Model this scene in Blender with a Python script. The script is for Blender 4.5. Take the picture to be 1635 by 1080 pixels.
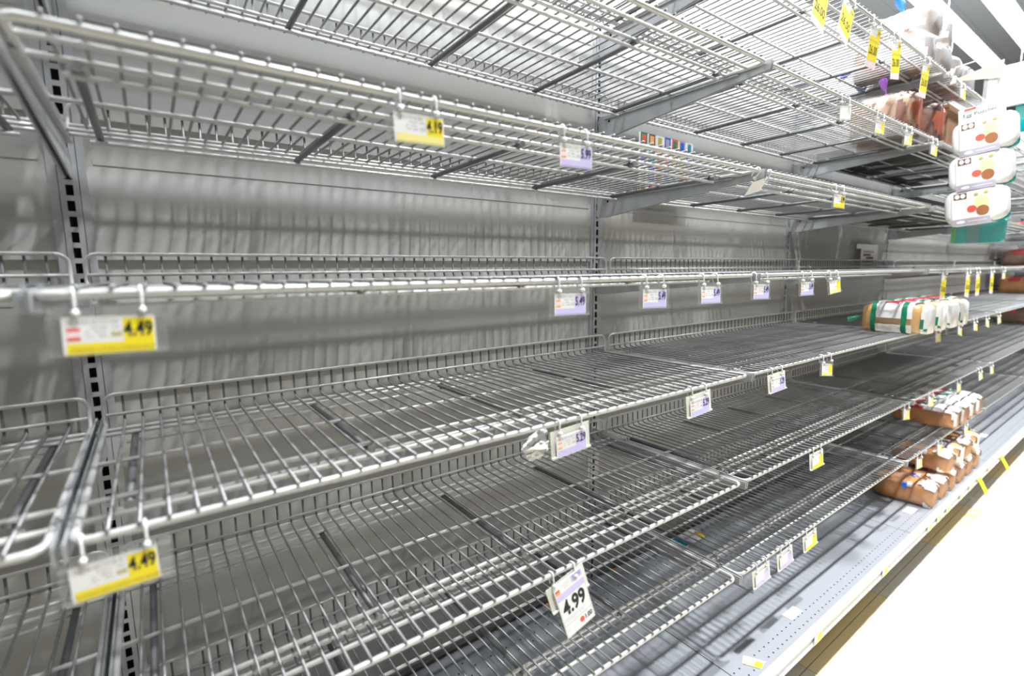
import bpy, math, random
from mathutils import Matrix, Vector, Euler
random.seed(7)
for o in list(bpy.data.objects): bpy.data.objects.remove(o)
S = bpy.context.scene
COL = S.collection
H = 1.24                      # floor is z = 0; measured heights below are relative to H
BAY = 1.22
# ------------------------------------------------------------------ camera
def cam_axes(a, b, c):
    Rz = Matrix.Rotation(a, 3, 'Z'); Rx = Matrix.Rotation(b, 3, 'X'); Ry = Matrix.Rotation(c, 3, 'Y')
    return Rz @ Rx @ Ry
R = cam_axes(-0.6293, -0.1396, 0.0082)
cam = bpy.data.cameras.new('camera'); camo = bpy.data.objects.new('camera', cam); COL.objects.link(camo)
r, f, u = R.col[0], R.col[1], R.col[2]
camo.matrix_world = Matrix(((r.x, u.x, -f.x, .0893), (r.y, u.y, -f.y, -1.1011), (r.z, u.z, -f.z, .0393 + H), (0, 0, 0, 1)))
cam.sensor_width = 36; cam.lens = 791.0 / 1635 * 36
cam.clip_start = .02; cam.clip_end = 200
cam.dof.use_dof = True; cam.dof.focus_distance = 1.25; cam.dof.aperture_fstop = 2.4
S.camera = camo
# ------------------------------------------------------------------ light
S.view_settings.view_transform = 'Standard'; S.view_settings.look = 'None'
S.view_settings.exposure = 0.0; S.view_settings.gamma = 1.0; S.view_settings.use_curve_mapping = False
W = bpy.data.worlds.new('world'); S.world = W; W.use_nodes = True
bg = W.node_tree.nodes['Background']; bg.inputs[0].default_value = (.84, .92, 1, 1); bg.inputs[1].default_value = .1
LAMP_POWER = 290.0
CEIL = 4.0 + H
# ------------------------------------------------------------------ materials
MATS = {}
def mat(name, col, rough=.5, metal=0.0, noise=0.0, nscale=30.0, col2=None, emit=0.0, alpha=1.0, trans=0.0, bump=0.0, stretch=(1, 1, 1), spec=.5):
    if name in MATS: return MATS[name]
    m = bpy.data.materials.new(name); m.use_nodes = True; nt = m.node_tree; b = nt.nodes['Principled BSDF']
    b.inputs['Base Color'].default_value = (*col, 1); b.inputs['Roughness'].default_value = rough
    b.inputs['Metallic'].default_value = metal; b.inputs['Specular IOR Level'].default_value = spec
    if noise > 0 or bump > 0:
        tc = nt.nodes.new('ShaderNodeTexCoord'); mp = nt.nodes.new('ShaderNodeMapping'); mp.inputs['Scale'].default_value = stretch
        no = nt.nodes.new('ShaderNodeTexNoise'); no.inputs['Scale'].default_value = nscale; no.inputs['Detail'].default_value = 4
        nt.links.new(tc.outputs['Object'], mp.inputs[0]); nt.links.new(mp.outputs[0], no.inputs['Vector'])
        if noise > 0:
            mx = nt.nodes.new('ShaderNodeMix'); mx.data_type = 'RGBA'
            c2 = col2 or tuple(c * .6 for c in col)
            mx.inputs[6].default_value = (*col, 1); mx.inputs[7].default_value = (*c2, 1)
            rp = nt.nodes.new('ShaderNodeMapRange'); rp.inputs[1].default_value = .4; rp.inputs[2].default_value = .75; rp.inputs[3].default_value = 0; rp.inputs[4].default_value = noise
            nt.links.new(no.outputs[0], rp.inputs[0]); nt.links.new(rp.outputs[0], mx.inputs[0]); nt.links.new(mx.outputs[2], b.inputs['Base Color'])
        if bump > 0:
            bp = nt.nodes.new('ShaderNodeBump'); bp.inputs['Strength'].default_value = bump; bp.inputs['Distance'].default_value = .003
            nt.links.new(no.outputs[0], bp.inputs['Height']); nt.links.new(bp.outputs[0], b.inputs['Normal'])
    if emit > 0:
        b.inputs['Emission Color'].default_value = (*col, 1); b.inputs['Emission Strength'].default_value = emit
    if alpha < 1: b.inputs['Alpha'].default_value = alpha
    MATS[name] = m
    return m
M_WIRE = mat('zinc_wire', (.20, .20, .197), .36, .10, .25, 60, (.16, .16, .157), spec=.8)
M_ROD = mat('bright_zinc_rod', (.56, .555, .535), .30, .12, .25, 60, (.47, .465, .45), spec=1.0)
M_TUBE = mat('dark_zinc_tube', (.13, .132, .135), .45, .3)
M_BRACK = mat('galvanised_bracket', (.46, .47, .48), .38, .4, .45, 18, (.33, .34, .35))
M_UPR = mat('upright_steel', (.50, .50, .51), .38, .5, .3, 25, (.4, .4, .41), stretch=(1, 1, .2))
M_DARK = mat('slot_void', (.006, .006, .006), .9)
M_PANEL = mat('back_panel_paint', (.42, .42, .405), .42, .05, .75, 3.0, (.345, .315, .27), stretch=(.35, 1, 3.0))
M_DECK = mat('deck_paint', (.33, .345, .37), .42, .1, .15, 20, (.29, .30, .325))
M_RAIL = mat('rail_plastic', (.68, .69, .71), .35)
M_HOLE = mat('perforation', (.012, .012, .013), .9)
M_KICK = mat('kick_plate', (.5, .46, .38), .5)
M_TAN = mat('tan_tile', (.88, .74, .45), .3, 0, .25, 12, (.82, .67, .39))
M_GREYT = mat('grey_tile', (.76, .73, .66), .3, 0, .3, 14, (.68, .64, .57))
M_CREAM = mat('cream_tile', (.56, .50, .39), .28, 0, .2, 9, (.52, .46, .35))
M_FLOOR = mat('floor_base', (.45, .42, .35), .4)
M_CEIL = mat('ceiling_tile', (.74, .77, .80), .8, 0, .1, 40)
M_GRID = mat('ceiling_grid', (.62, .64, .66), .6)
M_HOUS = mat('lamp_housing', (.85, .86, .88), .5)
M_DIFF = mat('lamp_diffuser', (.95, .97, 1.0), .5, emit=2.2)
M_HOOK = mat('white_plastic', (.86, .86, .85), .35)
M_PAPER = mat('paper_white', (.85, .84, .82), .6)
M_YEL = mat('yellow_ink', (.93, .76, .02), .55)
M_YELP = mat('pale_yellow_ink', (.93, .83, .30), .55)
M_PUR = mat('purple_ink', (.42, .36, .80), .55)
M_PURP = mat('pale_purple_ink', (.62, .56, .86), .55)
M_PINK = mat('pink_ink', (.92, .72, .74), .55)
M_BLACK = mat('black_ink', (.012, .012, .012), .6)
M_NAVY = mat('dark_purple_ink', (.05, .03, .12), .6)
M_GREY = mat('grey_ink', (.42, .41, .41), .6)
M_LGREY = mat('light_grey_ink', (.62, .61, .60), .6)
M_OLIVE = mat('olive_ink', (.48, .40, .06), .6)
M_REDI = mat('red_ink', (.80, .10, .06), .55)
M_ORI = mat('orange_ink', (.92, .42, .12), .55)
M_TEAL = mat('teal_ink', (.0, .27, .36), .4)
M_TEAL2 = mat('teal_plastic', (.0, .36, .34), .25)
M_GREENI = mat('green_ink', (.02, .25, .12), .4)
M_BLUEI = mat('blue_ink', (.03, .12, .60), .4)
M_BRNI = mat('brown_ink', (.20, .09, .06), .5)
M_MAUVE = mat('mauve_ink', (.42, .38, .44), .5)
M_CRUST = mat('bread_crust', (.66, .27, .055), .6, 0, .7, 14, (.42, .14, .025), bump=.2)
M_CRUSTL = mat('bread_light', (.78, .44, .13), .6, 0, .5, 12, (.62, .29, .07), bump=.2)
M_CRUSTD = mat('bread_dark', (.20, .085, .035), .6, 0, .5, 12, (.12, .05, .02), bump=.2)
M_WHEAT = mat('bread_wheat', (.44, .25, .14), .6, 0, .5, 14, (.33, .17, .09), bump=.2)
M_BAGW = mat('white_bag_print', (.84, .82, .81), .28, 0, .2, 30, (.74, .70, .70), bump=.5)
M_BAGR = mat('red_bag_print', (.62, .05, .06), .28, bump=.3)
M_BAGG = mat('green_bag_print', (.01, .22, .11), .28, bump=.3)
M_BAGB = mat('blue_bag_print', (.03, .15, .70), .28, bump=.3)
M_BAGGY = mat('grey_bag_print', (.50, .49, .53), .3, bump=.4)
M_TRAY = mat('black_tray', (.02, .02, .022), .45)
M_CARDB = mat('brown_cardboard', (.27, .14, .07), .7)
M_IVORY = mat('ivory_card', (.74, .73, .64), .6)
def film(name, tint, fac):
    m = bpy.data.materials.new(name); m.use_nodes = True; nt = m.node_tree
    nt.nodes.remove(nt.nodes['Principled BSDF'])
    t = nt.nodes.new('ShaderNodeBsdfTransparent'); t.inputs[0].default_value = (*tint, 1)
    g = nt.nodes.new('ShaderNodeBsdfGlossy'); g.inputs[0].default_value = (.95, .95, .95, 1); g.inputs['Roughness'].default_value = .16
    d = nt.nodes.new('ShaderNodeBsdfDiffuse'); d.inputs[0].default_value = (.85, .85, .85, 1)
    m1 = nt.nodes.new('ShaderNodeMixShader'); m1.inputs[0].default_value = .5
    m2 = nt.nodes.new('ShaderNodeMixShader'); m2.inputs[0].default_value = fac
    nt.links.new(g.outputs[0], m1.inputs[1]); nt.links.new(d.outputs[0], m1.inputs[2])
    nt.links.new(t.outputs[0], m2.inputs[1]); nt.links.new(m1.outputs[0], m2.inputs[2])
    nt.links.new(m2.outputs[0], nt.nodes['Material Output'].inputs[0])
    MATS[name] = m
    return m
M_CLEAR = film('clear_holder_plastic', (.93, .93, .91), .16)
M_FILM = film('clear_bag_film', (.98, .98, .98), .12)
M_FILMW = film('milky_bag_film', (.97, .97, .98), .55)
# ------------------------------------------------------------------ mesh helpers
class MB:
    def __init__(s): s.v = []; s.f = []; s.m = []; s.mats = []
    def mi(s, m):
        if m not in s.mats: s.mats.append(m)
        return s.mats.index(m)
    def add(s, vs, fs, m):
        n = len(s.v); k = s.mi(m); s.v += [tuple(v) for v in vs]
        for f in fs: s.f.append(tuple(i + n for i in f)); s.m.append(k)
    def box(s, x0, x1, y0, y1, z0, z1, m):
        s.add([(x0, y0, z0), (x1, y0, z0), (x1, y1, z0), (x0, y1, z0), (x0, y0, z1), (x1, y0, z1), (x1, y1, z1), (x0, y1, z1)],
              [(3, 2, 1, 0), (4, 5, 6, 7), (0, 1, 5, 4), (1, 2, 6, 5), (2, 3, 7, 6), (3, 0, 4, 7)], m)
    def tube(s, pts, r, m, n=6, cap=True, closed=False):
        pts = [Vector(p) for p in pts]; N = len(pts); rings = []
        up = None
        for i, p in enumerate(pts):
            if closed: t = (pts[(i + 1) % N] - pts[i - 1])
            else: t = pts[min(i + 1, N - 1)] - pts[max(i - 1, 0)]
            t.normalize()
            if up is None:
                up = Vector((0, 0, 1)) if abs(t.z) < .9 else Vector((1, 0, 0))
            a = t.cross(up)
            if a.length < 1e-4: up = Vector((0, 1, 0)); a = t.cross(up)
            a.normalize(); b = a.cross(t).normalized(); up = b
            k = 1.0
            if 0 < i < N - 1 or closed:
                d1 = (pts[i] - pts[i - 1]).normalized(); d2 = (pts[(i + 1) % N] - pts[i]).normalized()
                k = 1 / max(.5, math.cos(d1.angle(d2, 0) / 2))
            rings.append([p + (a * math.cos(2 * math.pi * j / n) * k + b * math.sin(2 * math.pi * j / n)) * r for j in range(n)])
        vs = [v for rg in rings for v in rg]; fs = []
        for i in range(N if closed else N - 1):
            i2 = (i + 1) % N
            for j in range(n): fs.append((i * n + j, i2 * n + j, i2 * n + (j + 1) % n, i * n + (j + 1) % n))
        if cap and not closed:
            fs.append(tuple(range(n))); fs.append(tuple((N - 1) * n + j for j in reversed(range(n))))
        s.add(vs, fs, m)
    def prism(s, poly, ax, a0, a1, m):          # poly in the two other axes, extruded along ax
        n = len(poly)
        def P(p, a): return {'x': (a, p[0], p[1]), 'y': (p[0], a, p[1]), 'z': (p[0], p[1], a)}[ax]
        vs = [P(p, a0) for p in poly] + [P(p, a1) for p in poly]
        fs = [tuple(range(n)), tuple(range(2 * n - 1, n - 1, -1))] + [(i, (i + n), (i + 1) % n + n, (i + 1) % n) for i in range(n)]
        s.add(vs, fs, m)
    def disc(s, c, r, m, n=8, axis='z'):
        vs = []
        for j in range(n):
            a = 2 * math.pi * j / n; p, q = r * math.cos(a), r * math.sin(a)
            vs.append((c[0] + p, c[1] + q, c[2]) if axis == 'z' else (c[0] + p, c[1], c[2] + q))
        s.add(vs, [tuple(range(n))], m)
    def mesh(s, name, smooth=False, fix=False):
        me = bpy.data.meshes.new(name); me.from_pydata(s.v, [], s.f)
        for m in s.mats: me.materials.append(m)
        me.polygons.foreach_set('material_index', s.m)
        if fix:
            import bmesh
            bm = bmesh.new(); bm.from_mesh(me); bmesh.ops.recalc_face_normals(bm, faces=bm.faces); bm.to_mesh(me); bm.free()
        if smooth: me.polygons.foreach_set('use_smooth', [True] * len(me.polygons))
        me.update(); return me
def obj(name, me, parent=None, loc=(0, 0, 0), rot=(0, 0, 0)):
    o = bpy.data.objects.new(name, me); COL.objects.link(o); o.location = loc; o.rotation_euler = rot
    if parent is not None: o.parent = parent
    return o
def tag(o, label=None, cat=None, group=None, kind=None):
    if label: o['label'] = label
    if cat: o['category'] = cat
    if group: o['group'] = group
    if kind: o['kind'] = kind
    return o
def empty(name, loc, rot=(0, 0, 0)):
    o = obj(name, None, None, loc, rot); o.empty_display_size = .05; return o
TXT = {}
def text_mesh(s, size, m, bold=0.0, align='CENTER', sx=1.0):
    key = (s, round(size, 5), m.name, bold, align, sx)
    if key in TXT: return TXT[key]
    c = bpy.data.curves.new('lettering', 'FONT'); c.body = s; c.size = size; c.align_x = align; c.align_y = 'CENTER'; c.offset = bold; c.resolution_u = 3
    o = bpy.data.objects.new('lettering', c); COL.objects.link(o)
    dg = bpy.context.evaluated_depsgraph_get(); me = bpy.data.meshes.new_from_object(o.evaluated_get(dg))
    bpy.data.objects.remove(o); bpy.data.curves.remove(c)
    me.transform(Matrix(((sx, 0, 0, 0), (0, 0, -1, 0), (0, 1, 0, 0), (0, 0, 0, 1))))   # into the xz plane, facing -y
    me.materials.clear(); me.materials.append(m); me.name = 'lettering'
    TXT[key] = me
    return me
# ------------------------------------------------------------------ levels and bays
LV = [.717, .4835, .2565, .0255, -.2085, -.477, -.727]        # wire plane of each level, relative to H
LNAME = ['top', 'second highest', 'third highest', 'eye-level', 'fifth highest', 'second lowest', 'lowest wire']
BNAME = ['leftmost bay cut by the frame', 'wide nearest bay', 'second bay from the left upright pair', 'third bay where the bread stands', 'fourth bay past the bread', 'fifth bay far along the aisle', 'farthest dim bay']
BSHORT = ['leftmost bay cut by the frame', 'wide nearest bay', 'bay after the nearest one', 'third bay, with the bread', 'fourth bay, past the bread', 'fifth bay, far along', 'farthest dim bay']
DECKZ = -1.0125
WTOP = 1.15
# ------------------------------------------------------------------ floor
b = MB(); b.box(-5, 30, -16, 7, -.05, -.006, M_FLOOR)
floor = tag(obj('floor', b.mesh('floor')), 'pale cream tiled shop floor along the shelving', kind='structure')
def tile_mesh(m):
    b = MB(); t = .61; g = .0012
    b.box(g, t - g, g, t - g, -.006, 0, m); return b.mesh('floor_tile')
TM = [tile_mesh(M_GREYT), tile_mesh(M_TAN), tile_mesh(M_CREAM)]
for i in range(-3, 12):
    for j in range(-3, 2):
        x = 1.687 + .61 * (i - 1); y = -.50 - .61 * (j + 0)
        y0 = -1.11 - .61 * j
        k = (i % 2) if j in (0, -1) else ((i + j) % 3 if (i + j) % 3 < 2 else 2)
        if j <= -2 or j >= 1: k = 2
        obj('floor_tile', TM[k], floor, (x, y0, 0))
# ------------------------------------------------------------------ ceiling with recessed strips
b = MB(); b.box(-5, 30, -16, 7, CEIL + .01, CEIL + .05, M_GRID)
ceil = tag(obj('ceiling', b.mesh('ceiling')), 'grey panelled shop ceiling', kind='structure')
b = MB(); b.box(.008, 1.212, .008, .602, 0, .012, M_CEIL); CT = b.mesh('ceiling_tile')
for i in range(0, 12):
    for j in range(0, 7):
        obj('ceiling_tile', CT, ceil, (6.0 + 1.22 * i, .61 * j - .3, CEIL))
# ------------------------------------------------------------------ lamps
STRIPZ = 1.40 + H
def lamp(x, y, power, label, wide=.13):
    e = empty('strip_light', (x, y, STRIPZ))
    tag(e, label, 'ceiling light', 'fluorescent strip lights in rows above the aisle')
    b = MB(); b.prism([(-.02, 0), (.02, 0), (wide / 2, -.03), (wide / 2, -.07), (-wide / 2, -.07), (-wide / 2, -.03)], 'x', -1.2, 1.2, M_HOUS)
    obj('housing', b.mesh('lamp_housing', fix=True), e)
    b = MB(); b.box(-1.18, 1.18, -wide / 2 + .005, wide / 2 - .005, -.082, -.0705, M_DIFF)
    obj('diffuser', b.mesh('lamp_diffuser'), e)
    for x_ in (-.9, .9):
        b = MB(); b.tube([(x_, 0, -.01), (x_, 0, CEIL - STRIPZ)], .003, M_HOUS, 6); obj('suspension_rod', b.mesh('suspension_rod', True), e)
    if power > 0:
        L = bpy.data.lights.new('lamp_light', 'AREA'); L.shape = 'RECTANGLE'; L.size = 2.3; L.size_y = wide * .8; L.energy = power; L.color = (.90, .95, 1.0)
        lo = bpy.data.objects.new('lamp_light', L); COL.objects.link(lo); lo.parent = e; lo.location = (0, 0, -.09)
        L2 = bpy.data.lights.new('ceiling_fill', 'AREA'); L2.shape = 'RECTANGLE'; L2.size = 2.3; L2.size_y = .035; L2.energy = 14.0; L2.color = (.88, .94, 1.0)  # invented upward fill, added only to brighten the ceiling
        lu = bpy.data.objects.new('ceiling_fill', L2); COL.objects.link(lu); lu.parent = e; lu.location = (0, 0, .004); lu.rotation_euler = (math.pi, 0, 0)
    return e
def bay_lamp(x, y, power, label):
    """round high-bay lamp hanging over the aisle"""
    e = tag(empty('pendant_lamp', (x, y, CEIL)), label, 'ceiling light', 'round pendant lamps over the aisle')
    b = MB(); n = 20; prof = [(.012, 0), (.012, -.02), (.05, -.03), (.07, -.05), (.11, -.085), (.115, -.095)]; vs = []; fs = []
    for r_, z in prof: vs += [(r_ * math.cos(2 * math.pi * j / n), r_ * math.sin(2 * math.pi * j / n), z) for j in range(n)]
    for i in range(len(prof) - 1):
        for j in range(n): fs.append((i * n + j, i * n + (j + 1) % n, (i + 1) * n + (j + 1) % n, (i + 1) * n + j))
    b.add(vs, fs, M_HOUS); obj('shade', b.mesh('lamp_shade', True), e)
    b = MB(); b.disc((0, 0, -.088), .105, M_DIFF, 20); obj('lens', b.mesh('lamp_lens'), e)
    L = bpy.data.lights.new('lamp_light', 'AREA'); L.shape = 'DISK'; L.size = .16; L.energy = power; L.color = (.94, .97, 1.0)
    lo = bpy.data.objects.new('lamp_light', L); COL.objects.link(lo); lo.parent = e; lo.location = (0, 0, -.10)
order = ['first', 'second', 'third', 'fourth', 'fifth']
for k in range(3): bay_lamp(.92 + 2.7 * k, -1.38, LAMP_POWER, 'round white pendant lamp over the aisle middle, %s along the aisle' % order[k])
rows = [(-.37, 33.0, 'brighter row above the shelf fronts', .075), (-.15, 8.0, 'narrower row closer to the panels', .05)]
for y, pw, wh, wd in rows:
    for k in range(5):
        lamp(-.2 + 2.42 * k, y, pw, 'white fluorescent strip light, %s, %s along' % (wh, order[k]), wd)
# ------------------------------------------------------------------ unseen shelving run added behind the camera to block stray light
b = MB(); b.box(-5, 14, -3.9, -3.0, 0, 2.0, mat('light_block_shelving', (.20, .17, .14), .7, 0, .6, 6, (.34, .30, .26)))
b.box(-4, 12, -3.0, -2.55, .0, .22, M_DECK)
for z in (.55, .90, 1.25, 1.60, 1.95): b.box(-4, 12, -3.0, -2.62, z, z + .02, M_DECK)
tag(obj('wall_rear', (lambda q: (q.box(-5, 30, 7, 7.1, 0, CEIL, M_CEIL), q.mesh('wall_rear'))[1])(MB())), 'plain store wall behind the shelving', kind='structure')
tag(obj('wall_light_block', b.mesh('wall_light_block')), 'unseen plain shelving run added across the aisle to block stray light', kind='structure')
# ------------------------------------------------------------------ back wall
wall = tag(empty('wall_back', (0, 0, 0)), 'pale grey metal back panels of the shelving run', kind='structure')
b = MB(); b.box(-.0, BAY - .048, .0095, .03, .03, H + WTOP, M_PANEL); BKS = b.mesh('backing_sheet')
for bay in range(7): obj('backing_sheet', BKS, wall, ((bay - 1) * BAY + .022, 0, 0))
# panels between the recessed bands (one panel per bay and gap)
cuts = [WTOP]
for w in LV: cuts += [w + .034, w - .028]
cuts.append(-.985)
for bay in range(7):
    x0 = (bay - 1) * BAY + .022; x1 = bay * BAY - .026
    for k in range(0, len(cuts) - 1, 2):
        z1, z0 = cuts[k], cuts[k + 1]
        if z1 - z0 < .02: continue
        b = MB(); b.prism([(.0035, z0 + H), (.0095, z0 + H), (.0095, z1 + H), (.0035, z1 + H)], 'x', x0, x1, M_PANEL)
        b.prism([(.0025, z1 + H - .012), (.0035, z1 + H - .012), (.0035, z1 + H), (.0025, z1 + H)], 'x', x0 + .01, x1 - .01, M_PANEL)
        obj('back_panel', b.mesh('back_panel', fix=True), wall)
# ------------------------------------------------------------------ uprights
def upright_mesh():
    b = MB(); z0, z1 = 0.03, H + WTOP; p = .0254; cx = -.0015
    xs = (cx - .0125, cx - .005, cx + .005, cx + .0125)
    off = (H - .0057) % p
    z = z0; yf = 0.0
    def q(xa, xb, za, zb): b.add([(xa, yf, za), (xb, yf, za), (xb, yf, zb), (xa, yf, zb)], [(0, 1, 2, 3)], M_UPR)
    q(xs[0], xs[1], z0, z1); q(xs[2], xs[3], z0, z1)
    k = 0; prev = z0
    while True:
        zc = off + p * (k + 1)
        if zc + .0085 > z1: break
        if zc - .0085 > z0:
            q(xs[1], xs[2], prev, zc - .0085)
            for (xa, xb) in ((xs[1], xs[1]), (xs[2], xs[2])):
                b.add([(xa, yf, zc - .0085), (xa, .003, zc - .0085), (xa, .003, zc + .0085), (xa, yf, zc + .0085)], [(0, 1, 2, 3)], M_UPR)
            prev = zc + .0085
        k += 1
    q(xs[1], xs[2], prev, z1)
    b.add([(xs[0], yf, z0), (xs[0], .02, z0), (xs[0], .02, z1), (xs[0], yf, z1)], [(0, 1, 2, 3)], M_UPR)
    b.add([(xs[3], yf, z0), (xs[3], .02, z0), (xs[3], .02, z1), (xs[3], yf, z1)], [(0, 1, 2, 3)], M_UPR)
    return b.mesh('upright_channel')
UPM = upright_mesh()
b = MB(); b.box(-.0125, .0095, .012, .0195, .03, H + WTOP, M_DARK); UPV = b.mesh('slot_void')  # near-black box standing in for the shade inside the hollow channel
b = MB(); b.box(-.0268, -.0152, .0012, .0215, .03, H + WTOP, M_UPR); UPL = b.mesh('side_flange')
b = MB(); b.box(.0122, .0228, .0012, .0215, .03, H + WTOP, M_UPR); UPR_ = b.mesh('side_flange')
UN = ['slotted grey steel upright nearest the camera, at the left edge', 'slotted grey steel upright near the middle of the picture', 'slotted grey steel upright beside the 5.49 tags, third from left',
      'slotted grey steel upright right of the leaning white sign', 'slotted grey steel upright in the far part of the run', 'farthest slotted grey steel upright visible before the dim bay']
for k in range(6):
    e = tag(empty('slotted_upright', (k * BAY, 0, 0)), UN[k], 'upright', 'slotted uprights of the shelving run')
    obj('slotted_channel', UPM, e); obj('slot_shade_box', UPV, e); obj('side_flange', UPL, e); obj('side_flange', UPR_, e)
# ------------------------------------------------------------------ wire shelf
NW = 47; DROP = .006; FH = .048
def wz(y): return -DROP * (1 - min(1, max(0, (-y) / .505)))      # shelf dips slightly towards the wall
wr = .0021
def wire_pts():
    zb = wz(-.03)
    return [(0, -.0425, zb + FH + .001), (0, -.0440, zb + .010), (0, -.0485, zb + .002), (0, -.060, zb), (0, -.508, 0)]
b = MB(); b.tube(wire_pts(), wr, M_WIRE, 6); WIRE = b.mesh('wire', True)
WX = [.036 + (BAY - .072) / (NW - 1) * k for k in range(NW)]
def wires_joined(idx, name):
    b = MB()
    for k in idx:
        b.tube([(WX[k] + p[0], p[1], p[2]) for p in wire_pts()], wr, M_WIRE, 5, cap=False)
    return b.mesh(name, True)
WIRES_ALL = wires_joined(range(NW), 'wires'); WIRES_OUT = wires_joined(range(0, 30), 'wires')
def arc(cx, cy, r, a0, a1, n=5): return [(cx + r * math.cos(a0 + (a1 - a0) * k / (n - 1)), cy + r * math.sin(a0 + (a1 - a0) * k / (n - 1))) for k in range(n)]
YF = -.0460
def frame_mesh():
    b = MB(); fr = .0044; xl = .0095; xr = BAY - .0095; rc = .016
    zf = -.0065; zb = wz(-.03) - .004
    pts = [(xr, YF - .006, zb)]
    for (x, y) in arc(xr - rc, -.503 + rc, rc, 0, -math.pi / 2): pts.append((x, y, zf))
    for (x, y) in arc(xl + rc, -.503 + rc, rc, -math.pi / 2, -math.pi): pts.append((x, y, zf))
    pts.append((xl, YF - .006, zb))
    b.tube(pts, fr, M_ROD, 8)
    return b.mesh('perimeter_rod', True)
def fence_mesh():
    b = MB(); xl = .0095; xr = BAY - .0095; rc = .016; zb = wz(-.03) - .004; top = wz(-.03) + FH
    pts = [(xr, YF - .006, zb), (xr, YF, zb + .006)]
    for (x, z) in arc(xr - rc, top - rc, rc, 0, math.pi / 2): pts.append((x, YF, z))
    for (x, z) in arc(xl + rc, top - rc, rc, math.pi / 2, math.pi): pts.append((x, YF, z))
    pts += [(xl, YF, zb + .006), (xl, YF - .006, zb)]
    b.tube(pts, .0030, M_ROD, 8)
    return b.mesh('back_fence_rod', True)
FENCE = fence_mesh()
FRAME = frame_mesh()
def rod(x0, x1, y, z, r, m=None):
    b = MB(); b.tube([(x0, y, z), (x1, y, z)], r, m or M_ROD, 8); return b.mesh('cross_rod', True)
RODS = [rod(.012, BAY - .012, -.460, -.0055, .0034), rod(.012, BAY - .012, -.408, -.0055, .0034), rod(.038, BAY - .038, -.408, -.0205, .0032),
        rod(.012, BAY - .012, -.262, -.0085, .0032), rod(.012, BAY - .012, -.108, -.0105, .0032), rod(.038, BAY - .038, -.108, -.0255, .0032),
        rod(.012, BAY - .012, -.078, -.0105, .0030), rod(.012, BAY - .012, -.0490, .0085, .0028)]
TUBX = [.05, .33, .61, .89, 1.17]
b = MB(); b.tube([(0, -.098, -.0178), (0, -.418, -.0130)], .0050, M_TUBE, 10); TUBE = b.mesh('support_tube', True)
b = MB(); b.tube([(0, -.4175, -.0130), (0, -.4205, -.0130)], .0056, M_WIRE, 12); CAP = b.mesh('end_cap')
def bracket_mesh(s):
    b = MB(); x = s * .0040; t = .0014
    poly = [(-.002, -.004), (-.002, -.066), (-.03, -.068), (-.14, -.056), (-.30, -.041), (-.43, -.028), (-.511, -.021), (-.513, -.002), (-.40, -.001), (-.2, -.003)]
    b.prism(poly, 'x', x - t, x + t, M_BRACK)
    b.prism([(-.03, -.0155), (-.44, -.0145), (-.44, -.0125), (-.03, -.0135)], 'x', min(x, x + s * .0085), max(x, x + s * .0085), M_BRACK)   # ledge the rods rest on
    for y in (-.135, -.455): b.box(min(x, x + s * .004), max(x, x + s * .004), y - .004, y + .004, -.012, .004, M_BRACK)
    b.box(x - .001, x + .001, -.002, .010, -.062, -.048, M_BRACK); b.box(x - .001, x + .001, -.002, .010, -.024, -.010, M_BRACK)
    b.tube([(x + s * .0012, -.045, -.022), (x + s * .0022, -.045, -.022)], .0035, M_DARK, 8)
    return b.mesh('bracket', fix=True)
BRL = bracket_mesh(1); BRR = bracket_mesh(-1)
STOCKED = {(2, 0), (2, 1), (2, 4), (3, 0), (3, 1), (3, 2), (3, 4), (3, 6), (6, 2), (6, 3), (6, 4), (6, 5)}
for bay in range(7):
    for l, w in enumerate(LV):
        e = empty('wire_shelf', ((bay - 1) * BAY, 0, H + w))
        tag(e, '%s grey wire shelf, %s level, %s' % ('stocked' if (bay, l) in STOCKED else 'empty', LNAME[l], BSHORT[bay]), 'wire shelf', 'wire shelves of the shelving run')
        obj('perimeter_rod', FRAME, e); obj('back_fence_rod', FENCE, e)
        for rm in RODS: obj('cross_rod', rm, e)
        for x in TUBX:
            t = obj('support_tube', TUBE, e, (x, 0, 0))
            if bay in (0, 1, 2): obj('end_cap', CAP, t)
        br = obj('bracket', BRL, e); br2 = obj('bracket', BRR, e, (BAY, 0, 0))
        if bay == 1:
            for x in WX: obj('wire', WIRE, e, (x, 0, 0))
        elif bay == 0:
            tag(obj('wires', WIRES_OUT, e), kind='stuff')
            for x in WX[30:]: obj('wire', WIRE, e, (x, 0, 0))
        else:
            tag(obj('wires', WIRES_ALL, e), kind='stuff')
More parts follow.
